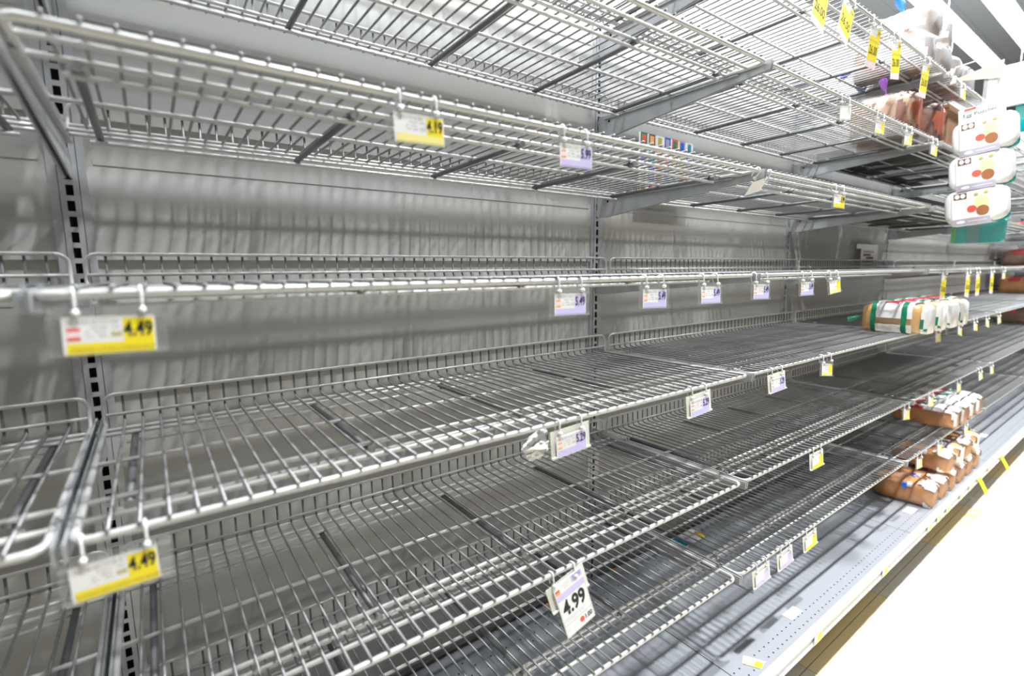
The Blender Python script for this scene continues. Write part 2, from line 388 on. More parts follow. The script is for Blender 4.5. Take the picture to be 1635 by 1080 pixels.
# ------------------------------------------------------------------ base deck
def deck_parts():
    b = MB(); x0, x1 = .0015, BAY - .0015
    b.box(x0, x1, -.545, .0005, DECKZ + H - .018, DECKZ + H, M_DECK); plate = b.mesh('deck_plate')
    z = DECKZ + H
    prof = [(-.545, z + .0015), (-.549, z + .003), (-.555, z - .002), (-.556, z - .008), (-.560, z - .011), (-.5605, z - .017), (-.557, z - .020), (-.557, z - .036), (-.5605, z - .039), (-.5605, z - .047), (-.556, z - .050), (-.545, z - .050)]
    b = MB(); b.prism(prof, 'x', x0, x1, M_RAIL); rail = b.mesh('price_rail', fix=True)
    b = MB()
    for k in range(48):
        x = .0135 + .0254 * k
        for y in (-.502, -.528): b.disc((x, y, z + .0004), .0025, M_HOLE, 8)
    for k in range(24):
        x = .02 + .0508 * k
        for (y, o) in ((-.05, 0), (-.075, .0254), (-.10, 0)): b.disc((min(x + o, 1.2), y, z + .0004), .0025, M_HOLE, 8)
    holes = b.mesh('perforations')
    b = MB(); b.box(0, BAY, -.47, -.46, .0, z - .02, M_KICK); kick = b.mesh('kick_plate')
    b = MB(); b.tube([(.026, -.004, H - .984), (BAY - .026, -.004, H - .984)], .0055, M_WIRE, 8); lip = b.mesh('back_lip', True)
    return plate, rail, holes, kick, lip
DP = deck_parts()
for bay in range(7):
    e = tag(empty('base_deck', ((bay - 1) * BAY, 0, 0)), 'solid grey perforated base deck at floor level, %s' % BSHORT[bay], 'base deck', 'base decks of the shelving run')
    obj('deck_plate', DP[0], e); obj('price_rail', DP[1], e); tag(obj('perforations', DP[2], e), kind='stuff'); obj('kick_plate', DP[3], e)
    obj('back_lip', DP[4], wall, ((bay - 1) * BAY, 0, 0))
# ------------------------------------------------------------------ price tags
RZ = -.0065
def hook_mesh(kind):
    b = MB()
    pts = [(0, .004, -.016)]
    for k in range(9):
        a = -.35 + (math.pi + .7) * k / 8
        pts.append((0, .0065 * math.cos(a), .0065 * math.sin(a)))
    pts += [(0, -.0062, -.008), (0, -.006, -.0155)]
    b.tube(pts, .0015, M_HOOK, 6)
    b.tube([(0, -.0095, -.0165), (0, -.0030, -.0165)], .0031, M_HOOK, 8)
    return b.mesh('hook', True)
HOOK = hook_mesh(0)
def holder_mesh(w):
    b = MB(); h = w / 2
    b.box(-h, h, -.0008, .0, -.056, -.012, M_CLEAR)
    b.box(-h, h, -.0028, -.0009, -.0225, -.0185, M_CLEAR); b.box(-h, h, -.0028, -.0009, -.0565, -.0525, M_CLEAR)
    return b.mesh('holder')
HOLD = holder_mesh(.0875)
def solid_holder_mesh(w):
    b = MB(); h = w / 2
    b.box(-h, h, .0006, .0014, -.056, -.010, M_IVORY); b.box(-h, h, -.0024, .0006, -.0565, -.0535, M_IVORY)
    return b.mesh('holder')
HOLDI = solid_holder_mesh(.0875)
def quad(b, x0, x1, z0, z1, y, m): b.add([(x0, y, z0), (x1, y, z0), (x1, y, z1), (x0, y, z1)], [(0, 1, 2, 3)], m)
CARDS = {}
def card_mesh(style, detail):
    if (style, detail) in CARDS: return CARDS[(style, detail)]
    rnd = random.Random(hash(style) % 97 if False else len(style) * 7 + detail)
    b = MB(); w = .034; zt, zb = -.0205, -.0555
    main, band = {'yellow': (M_YEL, M_YEL), 'yellowred': (M_YEL, M_YEL), 'pale': (M_YEL, M_YELP), 'purple': (M_PURP, M_PURP), 'lilac': (M_PURP, M_PURP), 'blank': (M_PAPER, M_PAPER), 'long': (M_YEL, M_YELP), 'sale': (M_PURP, M_PUR)}[style]
    if style in ('long', 'sale'): zb = -.122
    b.box(-w, w, -.0016, -.0010, zb, zt, M_PAPER)
    y = -.00175
    if style == 'sale':
        zt2 = -.0205
        quad(b, .006, .032, -.034, -.0225, y, M_PURP); quad(b, -.033, .033, -.0495, -.0395, y, M_PURP)
        quad(b, -.032, -.022, -.0385, -.034, y, M_ORI); quad(b, -.032, -.022, -.0335, -.0295, y, M_REDI)
        for z in (-.0505, -.0985, -.1205): quad(b, -.0325, .0325, z - .0003, z + .0003, y, M_MAUVE)
        for x in (-.0325, .0325): quad(b, x - .0003, x + .0003, -.1205, -.0505, y, M_MAUVE)
        for i in range(4): quad(b, -.018 + .002 * i, .002, -.026 - .003 * i, -.0253 - .003 * i, y, M_LGREY)
        for i in range(3): quad(b, -.030, .024 - .004 * i, -.0880 - .0028 * i, -.0874 - .0028 * i, y, M_PURP)
        for i in range(3): quad(b, -.020, .0, -.104 - .004 * i, -.1033 - .004 * i, y, M_PINK)
        b.disc((-.0265, y, -.109), .0035, M_PINK, 10, 'y'); b.disc((.0055, y, -.1085), .0052, M_REDI, 12, 'y')
    elif style != 'blank':
        bh = .011 if style != 'long' else .012
        bz = -.0555 if style != 'long' else -.0600
        if style == 'long':
            quad(b, -.033, .033, -.104, -.044, y, M_YEL); quad(b, -.033, .033, -.062, -.046, y + .00003, M_YEL)
            quad(b, .010, .033, -.0435, -.0225, y, M_YEL); quad(b, -.033, .033, -.1215, -.1045, y, M_PINK)
        else:
            quad(b, -.0315, .0325, bz + .0006, bz + bh, y, band)
            quad(b, .0095, .0325, bz + bh, zt - .0022, y, main)
        if detail:
            if style in ('yellowred', 'purple', 'lilac'):
                c = M_REDI if style == 'yellowred' else M_ORI
                quad(b, -.0310, -.0215, -.0335, -.0305, y, c); quad(b, -.0310, -.0215, -.0420, -.0390, y, c); quad(b, -.0310, -.0215, -.0390, -.0335, y + .00002, M_PINK)
            x = -.0300
            while x < .0055:
                wdt = rnd.uniform(.0006, .0022); quad(b, x, x + wdt, -.0275, -.0235, y, M_LGREY if rnd.random() < .75 else M_GREY); x += wdt + rnd.uniform(.0005, .0016)
            for (xa, xb, z) in ((-.014, -.002, -.0305), (.001, .0075, -.0305), (-.018, -.014, -.0345), (-.011, -.003, -.0345), (-.018, -.012, -.0385), (-.009, -.002, -.0385)):
                n = max(2, int((xb - xa) / .0016))
                for i in range(n): quad(b, xa + (xb - xa) * i / n, xa + (xb - xa) * (i + .62) / n, z - .0009, z + .0007, y, M_LGREY if rnd.random() < .6 else M_GREY)
            for i in range(4): quad(b, .0005 + .002 * i, .0018 + .002 * i, -.0395, -.0350, y, M_OLIVE if style.startswith('yel') else M_LGREY)
    me = b.mesh('card'); CARDS[(style, detail)] = me
    return me
def price_tag(x, l, style, label, price=None, small=None, roll=0, swing=4, yaw=0, detail=1, holder=True, off=0.0, zoff=0.0, red=False):
    e = empty('price_tag', (x, -.503, H + LV[l] + RZ)); tag(e, label, 'price tag', 'hanging price tags on the shelf fronts')
    piv = (math.radians(-swing), math.radians(roll), math.radians(yaw))
    h1 = obj('hook', HOOK, e, (-.0240, 0, 0)); h2 = obj('hook', HOOK, e, (.0250, 0, 0))
    h1.rotation_euler.x = math.radians(-swing); h2.rotation_euler.x = math.radians(-swing - 4)
    if holder: obj('holder', HOLD if holder == 1 else HOLDI, e, (0, -.0045, 0), piv)
    c = obj('card', card_mesh(style, detail), e, (off, -.0052, zoff), piv)
    if price:
        col = M_NAVY if style in ('purple', 'lilac') else M_BLACK
        if style == 'long':
            obj('lettering', text_mesh(price, .030, col, .0, sx=.82), c, (0, -.0021, -.078)); obj('lettering', text_mesh('5.99', .011, col, sx=.9), c, (.0215, -.0021, -.033))
        elif style == 'sale':
            obj('lettering', text_mesh('4.99', .038, M_BLACK, .0011, sx=.80), c, (0, -.0021, -.070)); obj('lettering', text_mesh('1.00', .0125, M_BLACK, .0002, sx=.85), c, (.0205, -.0021, -.1090))
            obj('lettering', text_mesh('5.99', .0125, M_MAUVE, .0003, sx=.92), c, (.019, -.0021, -.0285))
        else:
            obj('lettering', text_mesh(price, .0195, col, .0004, sx=.66), c, (.0210, -.0021, -.0335))
    if small:
        obj('lettering', text_mesh(small, .0046, M_OLIVE if style.startswith('y') or style == 'pale' else M_PUR, sx=.92), c, (.002, -.0021, -.0500))
    return e
# x centre, level, style, price ...
price_tag(.0575, 3, 'yellowred', 'large yellow 4.49 tag with red mark, hanging at the left below the eye-level rail', '4.49', 'THOMAS LTE MULTIGRAIN EN M', roll=1.0, swing=2)
price_tag(.040, 4, 'yellow', 'yellow 4.49 tag at lower left, tilted, beside the left shelf joint', '4.49', 'THOMAS CINN RAISIN MINI BAGELS', roll=-1.5, swing=2, off=-.002)
price_tag(.379, 2, 'pale', 'yellow 4.19 tag in clear holder on the third highest shelf', '4.19', None, roll=-1.5, swing=0)
price_tag(.646, 2, 'purple', 'purple 5.99 tag in clear holder, right of the yellow 4.19 tag', '5.99', None, roll=-1.5, swing=0)
price_tag(.637, 3, 'purple', 'first purple 5.49 tag from the left, left of the middle upright', '5.49', None, roll=1, swing=2)
price_tag(.850, 3, 'purple', 'second purple 5.49 tag from the left, just right of the middle upright', '5.49', None, roll=1.5, swing=2)
price_tag(1.030, 3, 'lilac', 'third purple 5.49 tag from the left, with hooks twisted upward', '5.49', None, roll=1.5, swing=4)
price_tag(1.236, 3, 'purple', 'fourth purple 5.49 tag from the left, at the shelf joint', '5.49', None, roll=1.5, swing=2)
price_tag(1.466, 3, 'purple', 'fifth purple tag from the left on the eye-level rail, smallest of them', '5.49', None, roll=0, swing=2)
price_tag(1.625, 3, 'pale', 'pale yellow tag with torn lower corner beside the fifth purple tag', None, None, roll=-4, swing=6)
price_tag(.640, 4, 'purple', 'purple 5.29 tag in ivory holder next to the crumpled paper', '5.29', None, roll=-3.0, swing=2, holder=2)
price_tag(1.007, 4, 'lilac', 'purple 5.29 tag in ivory holder, second along the fifth highest shelf front', '5.29', None, roll=-3, swing=4, holder=2)
price_tag(1.338, 4, 'lilac', 'purple tag in ivory holder just right of the fifth shelf joint', '5.29', None, roll=-2, swing=6, holder=2)
price_tag(1.625, 4, 'pale', 'pale yellow tag tilted on the fifth highest shelf, last before the bread', None, None, roll=8, swing=6)
price_tag(.627, 5, 'sale', 'long white and purple sale tag with big black 4.99, hanging tilted', '4.99', None, roll=-14, swing=8, holder=2, zoff=.009)
price_tag(1.595, 0, 'long', 'long bright yellow 26.00 tag, tilted, on the top shelf edge', '26.00', None, roll=24, swing=2, holder=1, zoff=.004)
price_tag(1.440, 0, 'long', 'long yellow tag cut by the upper picture edge, left of the 26.00 tag', '26.00', None, roll=15, swing=2)
price_tag(1.775, 0, 'long', 'long yellow tag on the top shelf, first right of the 26.00 tag', '26.00', None, roll=-3, swing=-6)
price_tag(1.925, 0, 'long', 'long yellow tag on the top shelf, second right of the 26.00 tag', '26.00', None, roll=-10, swing=-2)
price_tag(2.205, 0, 'long', 'long yellow tag on the top shelf, nearest the bread bags', '26.00', None, roll=-4, swing=-4)
price_tag(2.620, 0, 'pale', 'small pale tag under the ivory sign card on the top shelf', None, None, roll=0, swing=4)
price_tag(1.612, 1, 'blank', 'blank white tag on the second highest shelf, leftmost of four', None, roll=-8, swing=-2, holder=1)
price_tag(1.857, 1, 'pale', 'pale tag on the second highest shelf, second of four', None, roll=-4, swing=-2)
price_tag(2.100, 1, 'pale', 'pale tag on the second highest shelf, third of four', None, roll=-4, swing=-2)
price_tag(2.366, 1, 'pale', 'pale tag on the second highest shelf, nearest the wheat loaf', None, roll=2, swing=0)
price_tag(1.225, 2, 'blank', 'blank white tag flipped up at the shelf joint below the leaflet', None, roll=-14, swing=-38, holder=0)
price_tag(1.620, 2, 'yellow', 'small yellow tag alone on the third highest shelf of the second bay', '5.99', None, roll=0, swing=0)
for k, (x, st, lb) in enumerate([(2.654, 'long', 'first'), (3.008, 'long', 'second'), (3.172, 'long', 'third'), (3.443, 'long', 'fourth'), (3.687, 'pale', 'fifth and shortest')]):
    price_tag(x, 3, st, 'yellow tag above the white bread row, %s from the left' % lb, '26.00' if st == 'long' else None, roll=(8, 6, -2, 4, 0)[k], swing=2, detail=0)
for k, (x, lb) in enumerate([(2.648, 'first'), (2.968, 'second'), (3.227, 'third'), (3.457, 'fourth'), (3.699, 'fifth')]):
    price_tag(x, 4, 'pale', 'pale tag below the white bread row, %s from the left' % lb, None, roll=(2, 12, 6, 10, -4)[k], swing=6, detail=0)
for k, (x, st, lb) in enumerate([(1.607, 'yellow', 'first and nearest'), (2.360, 'pale', 'second'), (2.653, 'pale', 'third'), (3.061, 'pale', 'fourth'), (3.446, 'pale', 'fifth'), (3.681, 'pale', 'sixth and farthest')]):
    price_tag(x, 5, st, 'yellow tag on the second lowest shelf front, %s' % lb, None, roll=(0, 8, 8, 6, -4, 0)[k], swing=6, detail=0, holder=2 if k == 0 else 1)
for k, (x, st, lb) in enumerate([(1.325, 'lilac', 'lilac tag on the lowest wire shelf, nearest the shelf joint'), (1.453, 'lilac', 'lilac tag on the lowest wire shelf, second from the joint'), (1.605, 'yellow', 'yellow tag on the lowest wire shelf, third from the joint'),
        (2.588, 'pale', 'pale tag in front of the deck loaves, left one of three'), (2.865, 'pale', 'pale tag in front of the deck loaves, middle one of three'), (3.290, 'pale', 'pale tag in front of the deck loaves, right one of three')]):
    price_tag(x, 6, st, lb, None, roll=(-2, -3, -3, 6, 4, 4)[k], swing=6, detail=0, holder=2 if k < 3 else 1)
# ------------------------------------------------------------------ small tags on the deck rail
def rail_tag(x, col, label, z=-.030, tall=.03, wide=.05, tilt=10):
    e = tag(empty('rail_tag', (x, -.5610, H + DECKZ + z), (math.radians(-tilt) * 0, 0, 0)), label, 'price tag', 'small tags on the deck rail')
    b = MB(); b.box(-wide / 2, wide / 2, -.0012, -.0004, -tall / 2, tall / 2, M_PAPER); obj('card', b.mesh('rail_card'), e)
    b = MB(); b.box(-wide / 2 + .022, wide / 2 - .001, -.0016, -.0013, -.004, tall / 2 - .001, col); b.box(-wide / 2 + .002, wide / 2 - .002, -.0016, -.0013, -tall / 2 + .001, -.006, M_YELP); obj('printed_patch', b.mesh('patch'), e)
    return e
for x, c, lb in [(1.584, M_YEL, 'nearest the camera'), (2.116, M_YEL, 'midway to the deck joint'), (2.616, M_YEL, 'just past the deck joint'), (2.742, M_YEL, 'first in front of the deck loaves'), (2.874, M_YEL, 'second in front of the deck loaves'), (3.09, M_YELP, 'third in front of the deck loaves'), (3.25, M_YELP, 'fourth in front of the deck loaves'), (3.62, M_YEL, 'past the deck loaves')]:
    rail_tag(x, c, 'small white and yellow tag on the deck rail, %s' % lb)
for x, lb in ((3.406, 'nearer'), (3.893, 'farther')):
    e = tag(empty('flag_tag', (x, -.561, H + DECKZ - .022)), 'yellow flag strip sticking out from the deck rail, %s one' % lb, 'tag', 'yellow flag strips on the deck rail')
    b = MB(); b.prism([(-.0005, .0), (-.0015, .0), (-.036, -.065), (-.035, -.065)], 'x', -.028, .028, M_YEL); obj('strip', b.mesh('flag', fix=True), e)
    b = MB(); b.box(-.028, .028, -.0012, -.0002, -.004, .012, M_PAPER); obj('clip', b.mesh('clip'), e)
# ------------------------------------------------------------------ papers lying about
def flat_card(name, label, cat, corners, z, parts):
    cx = sum(c[0] for c in corners) / 4; cy = sum(c[1] for c in corners) / 4
    e = tag(empty(name, (cx, cy, H + z)), label, cat)
    def P(u, v, h):
        a, b_, c, d = [Vector((q[0] - cx, q[1] - cy, 0)) for q in corners]
        p = a.lerp(b_, u).lerp(d.lerp(c, u), v); p.z = h; return p
    for nm, u0, u1, v0, v1, m, h in parts:
        b = MB(); vs = [P(u0, v0, h - .0003), P(u1, v0, h - .0003), P(u1, v1, h - .0003), P(u0, v1, h - .0003), P(u0, v0, h), P(u1, v0, h), P(u1, v1, h), P(u0, v1, h)]
        b.add(vs, [(3, 2, 1, 0), (4, 5, 6, 7), (0, 1, 5, 4), (1, 2, 6, 5), (2, 3, 7, 6), (3, 0, 4, 7)], m); obj(nm, b.mesh(nm, fix=True), e)
    return e, P
ORG = DECKZ + .0006
flat_card('price_card', 'loose white and yellow price card lying on the deck near the joint', 'price card', [(1.281, -.498), (1.309, -.484), (1.337, -.531), (1.303, -.538)], ORG, [('paper', 0, 1, 0, 1, M_PAPER, .0007), ('yellow_band', 0, .42, .02, .98, M_YELP, .001), ('price_patch', .08, .72, .6, .97, M_YEL, .0013)])
flat_card('paper_slip', 'blank white paper slip on the deck, nearer one', 'paper', [(1.556, -.470), (1.624, -.470), (1.624, -.500), (1.556, -.500)], ORG, [('paper', 0, 1, 0, 1, M_PAPER, .0007)])
flat_card('paper_slip', 'blank white paper slip on the deck beside the deck loaves', 'paper', [(2.628, -.462), (2.70, -.462), (2.70, -.497), (2.628, -.497)], ORG, [('paper', 0, 1, 0, 1, M_PAPER, .0007)])
flat_card('paper_slip', 'blank white paper slip on the far deck beyond the deck loaves', 'paper', [(4.15, -.40), (4.23, -.40), (4.23, -.45), (4.15, -.45)], ORG, [('paper', 0, 1, 0, 1, M_PAPER, .0007)])
flat_card('printed_card', 'blue, white and yellow printed card lying at the back of the deck', 'card', [(1.646, -.004), (1.790, -.004), (1.770, -.075), (1.646, -.075)], ORG,
          [('paper', 0, 1, 0, 1, M_PAPER, .0007), ('blue_panel', .02, .22, .06, .94, M_TEAL, .001), ('pale_blue_panel', .26, .44, .2, .98, M_PURP, .0009), ('yellow_panel', .78, 1, .45, 1, M_YEL, .001), ('orange_spot', .80, .9, .35, .6, M_ORI, .0012)])
# bread crumbs
def crumb(x, y, z, r, m, label):
    b = MB(); rnd = random.Random(int(x * 1000)); n, k = 8, 5
    vs = []; fs = []
    for i in range(k + 1):
        th = math.pi * i / k
        for j in range(n):
            a = 2 * math.pi * j / n; q = r * rnd.uniform(.8, 1.15)
            vs.append((q * math.sin(th) * math.cos(a), q * math.sin(th) * math.sin(a), r * .8 + q * .8 * math.cos(th)))
    for i in range(k):
        for j in range(n): fs.append((i * n + j, (i + 1) * n + j, (i + 1) * n + (j + 1) % n, i * n + (j + 1) % n))
    b.add(vs, fs, m); o = obj('crumb', b.mesh('crumb', fix=True), None, (x, y, H + z)); tag(o, label, 'crumb')
crumb(1.011, -.012, DECKZ, .006, M_ORI, 'bright orange crumb at the back of the deck, beside the 4.99 tag')
crumb(1.314, -.012, DECKZ, .007, M_CRUST, 'brown bread crumb at the back of the deck under the middle upright')
# crumpled tissue behind the 5.29 tag
def crumple():
    b = MB(); rnd = random.Random(5); n, k = 14, 12; vs = []; fs = []
    for i in range(k + 1):
        t = i / k
        rad = .004 + .024 * math.sin(math.pi * min(1, t * .9 + .02)) * (.35 + .65 * min(1, t * 1.6))
        for j in range(n):
            a = 2 * math.pi * j / n; q = rad * rnd.uniform(.55, 1.25)
            vs.append((q * math.cos(a) - .018 * t + rnd.uniform(-.002, .002), .55 * q * math.sin(a), -.052 * t + rnd.uniform(-.004, .004)))
    for i in range(k):
        for j in range(n): fs.append((i * n + j, (i + 1) * n + j, (i + 1) * n + (j + 1) % n, i * n + (j + 1) % n))
    fs.append(tuple(range(n))); fs.append(tuple(k * n + j for j in reversed(range(n))))
    b.add(vs, fs, M_PAPER); return b.mesh('crumpled_paper', fix=True)
tag(obj('crumpled_paper', crumple(), None, (.592, -.492, H + LV[4] - .010)), 'crumpled white paper caught on the rail beside the 5.29 tag', 'paper')
# leaflet with coloured pictures on the back panel behind the third shelf
e = tag(empty('leaflet', (1.375, -.022, H + LV[2])), 'printed leaflet with rows of small coloured product pictures, leaning behind the shelf', 'leaflet')
b = MB(); b.box(0, .285, -.0005, .0005, .0, .205, M_PAPER); obj('sheet', b.mesh('sheet'), e)
rnd = random.Random(3); cols = [M_ORI, M_GREENI, M_BRNI, M_OLIVE, M_BLUEI, M_REDI, M_MAUVE, M_TEAL]
for r_ in range(4):
    for k in range(7):
        b = MB(); x = .008 + .040 * k; z = .012 + .050 * r_; c = cols[(k + r_ * 3) % 8]; c2 = cols[(k * 3 + r_ + 2) % 8]
        b.box(x, x + .031, -.0012, -.0006, z, z + .044, M_PAPER if (k + r_) % 4 == 1 else c); b.box(x + .005, x + .024, -.0016, -.0012, z + .006, z + .038, c2)
        obj('picture', b.mesh('picture'), e)
# leaning sign in the third bay
e = tag(empty('paper_sign', (3.17, -.034, H + LV[3]), (math.radians(-4), 0, 0)), 'white paper sign with brown print leaning against the third bay panel', 'sign')
b = MB(); b.prism([(-.005, -.03), (.255, -.03), (.255, .128), (.028, .128)], 'y', -.0005, .0005, M_PAPER); b.prism([(-.04, .103), (.255, .103), (.255, .128), (-.04, .128)], 'y', -.0011, -.0005, M_PAPER); obj('sheet', b.mesh('sheet', fix=True), e)
for k, (xa, xb, za, m) in enumerate([(.05, .20, .083, M_MAUVE), (.05, .15, .066, M_BRNI), (.09, .19, .050, M_BRNI), (.04, .18, .032, M_BRNI), (.04, .18, .006, M_MAUVE)]):
    b = MB(); n = 6
    for i in range(n): b.box(xa + (xb - xa) * i / n, xa + (xb - xa) * (i + .8) / n, -.0016, -.0006, za, za + .011, m)
    obj('print_line', b.mesh('print_line'), e)
# ------------------------------------------------------------------ bread loaves in bags
def loaf_mesh(wd, ln, ht, crust, seed, puff=1.0):
    rnd = random.Random(seed); b = MB(); n = 26; k = 16; vs = []; fs = []
    ph = [rnd.uniform(0, 6.28) for _ in range(4)]
    for i in range(k + 1):
        t = i / k; y = -ln / 2 + ln * t
        e_ = 1 - abs(2 * t - 1) ** 5 * .28
        for j in range(n):
            a = 2 * math.pi * j / n; c, s_ = math.cos(a), math.sin(a)
            px = abs(c) ** .45 * (1 if c > 0 else -1); pz = abs(s_) ** .55 * (1 if s_ > 0 else -1)
            mush = 1 + .05 * max(0, s_) ** 2
            w_ = .5 * wd * px * e_ * mush * (1 + .02 * math.sin(9 * t + ph[0])); z_ = .5 * ht + .5 * ht * pz * (e_ if s_ > 0 else 1) * (1 + .03 * math.sin(7 * t + ph[1]))
            vs.append((w_, y, max(0.0, z_)))
    for i in range(k):
        for j in range(n): fs.append((i * n + j, i * n + (j + 1) % n, (i + 1) * n + (j + 1) % n, (i + 1) * n + j))
    fs.append(tuple(reversed(range(n)))); fs.append(tuple(k * n + j for j in range(n)))
    b.add(vs, fs, crust); me = b.mesh('bread', True, fix=True); return me
def bag_mesh(wd, ln, ht, seed, pick, g=.006, wrinkle=.0022, z0=.0):
    """plastic bag over the loaf; pick(t, s, c) gives the material of a cell along the length t and around (cos, sin)"""
    rnd = random.Random(seed); b = MB(); n = 32; k = 26; vs = []
    for i in range(k + 1):
        t = i / k; y = -(ln / 2 + g) + (ln + 2 * g) * t
        e_ = 1 - abs(2 * t - 1) ** 6 * .34
        for j in range(n):
            a = 2 * math.pi * j / n; c, s_ = math.cos(a), math.sin(a)
            px = abs(c) ** .48 * (1 if c > 0 else -1); pz = abs(s_) ** .58 * (1 if s_ > 0 else -1)
            q = rnd.uniform(-wrinkle, wrinkle)
            w_ = (.5 * wd + g + q) * px * e_ * (1 + .05 * max(0, s_) ** 2); z_ = .5 * ht + (.5 * ht + g + q) * pz * (e_ if s_ > 0 else 1)
            vs.append((w_, y + rnd.uniform(-.001, .001), max(z0 - .0008, z_)))
    b.v = vs
    for i in range(k):
        for j in range(n):
            a = 2 * math.pi * (j + .5) / n
            m = pick((i + .5) / k, math.sin(a), math.cos(a), rnd)
            b.f.append((i * n + j, i * n + (j + 1) % n, (i + 1) * n + (j + 1) % n, (i + 1) * n + j)); b.m.append(b.mi(m))
    b.f.append(tuple(reversed(range(n)))); b.m.append(b.mi(pick(0.0, .0, .0, rnd)))
    b.f.append(tuple(k * n + j for j in range(n))); b.m.append(b.mi(pick(1.0, .0, .0, rnd)))
    return b.mesh('bag', True, fix=True)
def tail_mesh(seed, m, ln=.06):
    rnd = random.Random(seed); b = MB(); n = 10; vs = []; fs = []; k = 6
    for i in range(k + 1):
        t = i / k; rad = (.016, .006, .005, .012, .020, .026, .030)[i]
        for j in range(n):
            a = 2 * math.pi * j / n; q = rad * rnd.uniform(.7, 1.2)
            vs.append((q * math.cos(a), ln * t, q * .45 * math.sin(a) + rnd.uniform(-.002, .002)))
    for i in range(k):
        for j in range(n): fs.append((i * n + j, i * n + (j + 1) % n, (i + 1) * n + (j + 1) % n, (i + 1) * n + j))
    b.add(vs, fs, m); return b.mesh('bag_tail', True)
def pick_green(t, s, c, r):
    if .72 < t < .79 or .26 < t < .35: return M_BAGG
    if .30 < t < .76 or .20 < t < .27:
        if s > .75 and .42 < t < .62 and abs(c) < .5: return M_BAGR
        if abs(s + .05) < .10: return M_FILM
        return M_BAGW
    if t < .07:
        p = patch(t, s, c, 1.9) 
        return M_BAGR if p > 1.6 else (M_BAGG if p < -2.0 else M_BAGW)
    return M_FILM
def patch(t, s, c, k): return math.sin(9.1 * t + 5.3 * c + k) + math.sin(13.7 * t - 4.1 * s + 1.7 * k) + .8 * math.sin(6.3 * c + 17 * t + 2.1 * k)
def pick_red(t, s, c, r):
    p = patch(t, s, c, 1.3)
    if s > .30:
        if .58 < t < .76 and p > -.4: return M_BAGR
        if .76 <= t < .84: return M_BAGG
        if p > 1.5: return M_BAGR
        if p < -1.9: return M_BAGG
        return M_BAGW if p > -1.2 else M_FILM
    if t < .14 and s > -.6: return M_BAGW if p > -.2 and p < 1.9 else M_FILM
    return M_FILM
def pick_clear(t, s, c, r):
    p = patch(t, s, c, 2.2)
    if t < .14 and s > -.7: return M_BAGW if p > -.3 else M_FILM
    if s > .45 and .12 < t < .42 and p > .2: return M_BAGW
    if s > .2 and .42 < t < .50 and p > 1.4: return M_BAGB
    if p > 2.1: return M_FILMW
    return M_FILM
def pick_wheat(t, s, c, r):
    p = patch(t, s, c, .7)
    if t < .32 and s > -.5: return mat('rust_bag_print', (.33, .09, .05), .3) if p > 1.35 else (M_BRNI if p < -1.1 else M_FILM)
    return M_FILMW if p > 2.1 else M_FILM
def pick_white(t, s, c, r):
    p = patch(t, s, c, 3.1)
    if s > -.2 and t < .8: return M_BAGW if p > -.5 else M_FILMW
    return M_FILMW if p > -.8 else M_FILM
def pick_dark(t, s, c, r): return M_BAGR if (s > .2 and patch(t, s, c, .4) > .5) else M_FILM
def pick_grey(t, s, c, r): return M_BAGGY if s > .1 and t > .2 else (M_BAGW if t < .2 and patch(t, s, c, 4.0) > 0 else M_FILM)
def loaf(x, y, z, wd, ln, ht, crust, pick, tailm, label, group, seed, rot=0, tail_at='back'):
    e = tag(empty('bread_loaf', (x, y, H + z), (0, 0, math.radians(rot))), label, 'bread', group)
    g = .005
    obj('bread', loaf_mesh(wd - .012, ln - .012, ht - .012, crust, seed), e, (0, 0, .001))
    obj('bag', bag_mesh(wd - .012, ln - .012, ht - .012, seed + 1, pick), e, (0, 0, .0009))
    tl = obj('bag_tail', tail_mesh(seed + 2, tailm), e, (0, ln / 2 - .004, ht * .45), (math.radians(-18), 0, 0))
    if tail_at == 'up': tl.location = (0, 0, ht - .004); tl.rotation_euler = (math.radians(75), 0, 0)
    return e
ORD = ['first', 'second', 'third', 'fourth', 'fifth', 'sixth', 'seventh', 'eighth']
WTOP4 = LV[4] + wr; WTOP6 = LV[6] + wr
for k in range(4):
    loaf(2.352 + .150 * k, -.455, WTOP4, .142, .205, .118, M_CRUSTL, pick_green, M_BAGG, 'bagged bread with white and green wrapper, %s of the row from the left' % ORD[k], 'white and green wrapped loaves on the fifth highest shelf', 20 + 5 * k, rot=(0, 3, -3, 2)[k])
for k in range(4):
    loaf(3.105 + .135 * k, -.392, WTOP6, .122, .250, .105, M_CRUST, pick_red, M_FILMW, 'bagged bread with red and white print on the lowest wire shelf, %s from the left' % ORD[k], 'red printed loaves on the lowest wire shelf', 60 + 5 * k, rot=(2, -2, 3, 0)[k])
for k in range(6):
    loaf(2.785 + .145 * k, -.424, DECKZ, .130, .225, .112, M_CRUST, pick_clear, M_FILMW, 'bagged brown bread on the deck, lower layer, %s from the left' % ORD[k], 'loaves stacked on the deck', 100 + 5 * k, rot=(3, -3, 4, 0, -2, 3)[k])
for k in range(4):
    loaf(2.985 + .148 * k, -.425, DECKZ + .113, .136, .225, .100, M_CRUSTL if k % 2 else M_CRUST, pick_clear if k % 2 == 0 else pick_grey, M_FILMW, 'bagged bread on the deck, upper layer, %s from the left' % ORD[k], 'loaves stacked on the deck', 140 + 5 * k, rot=(-4, 3, -2, 4)[k])
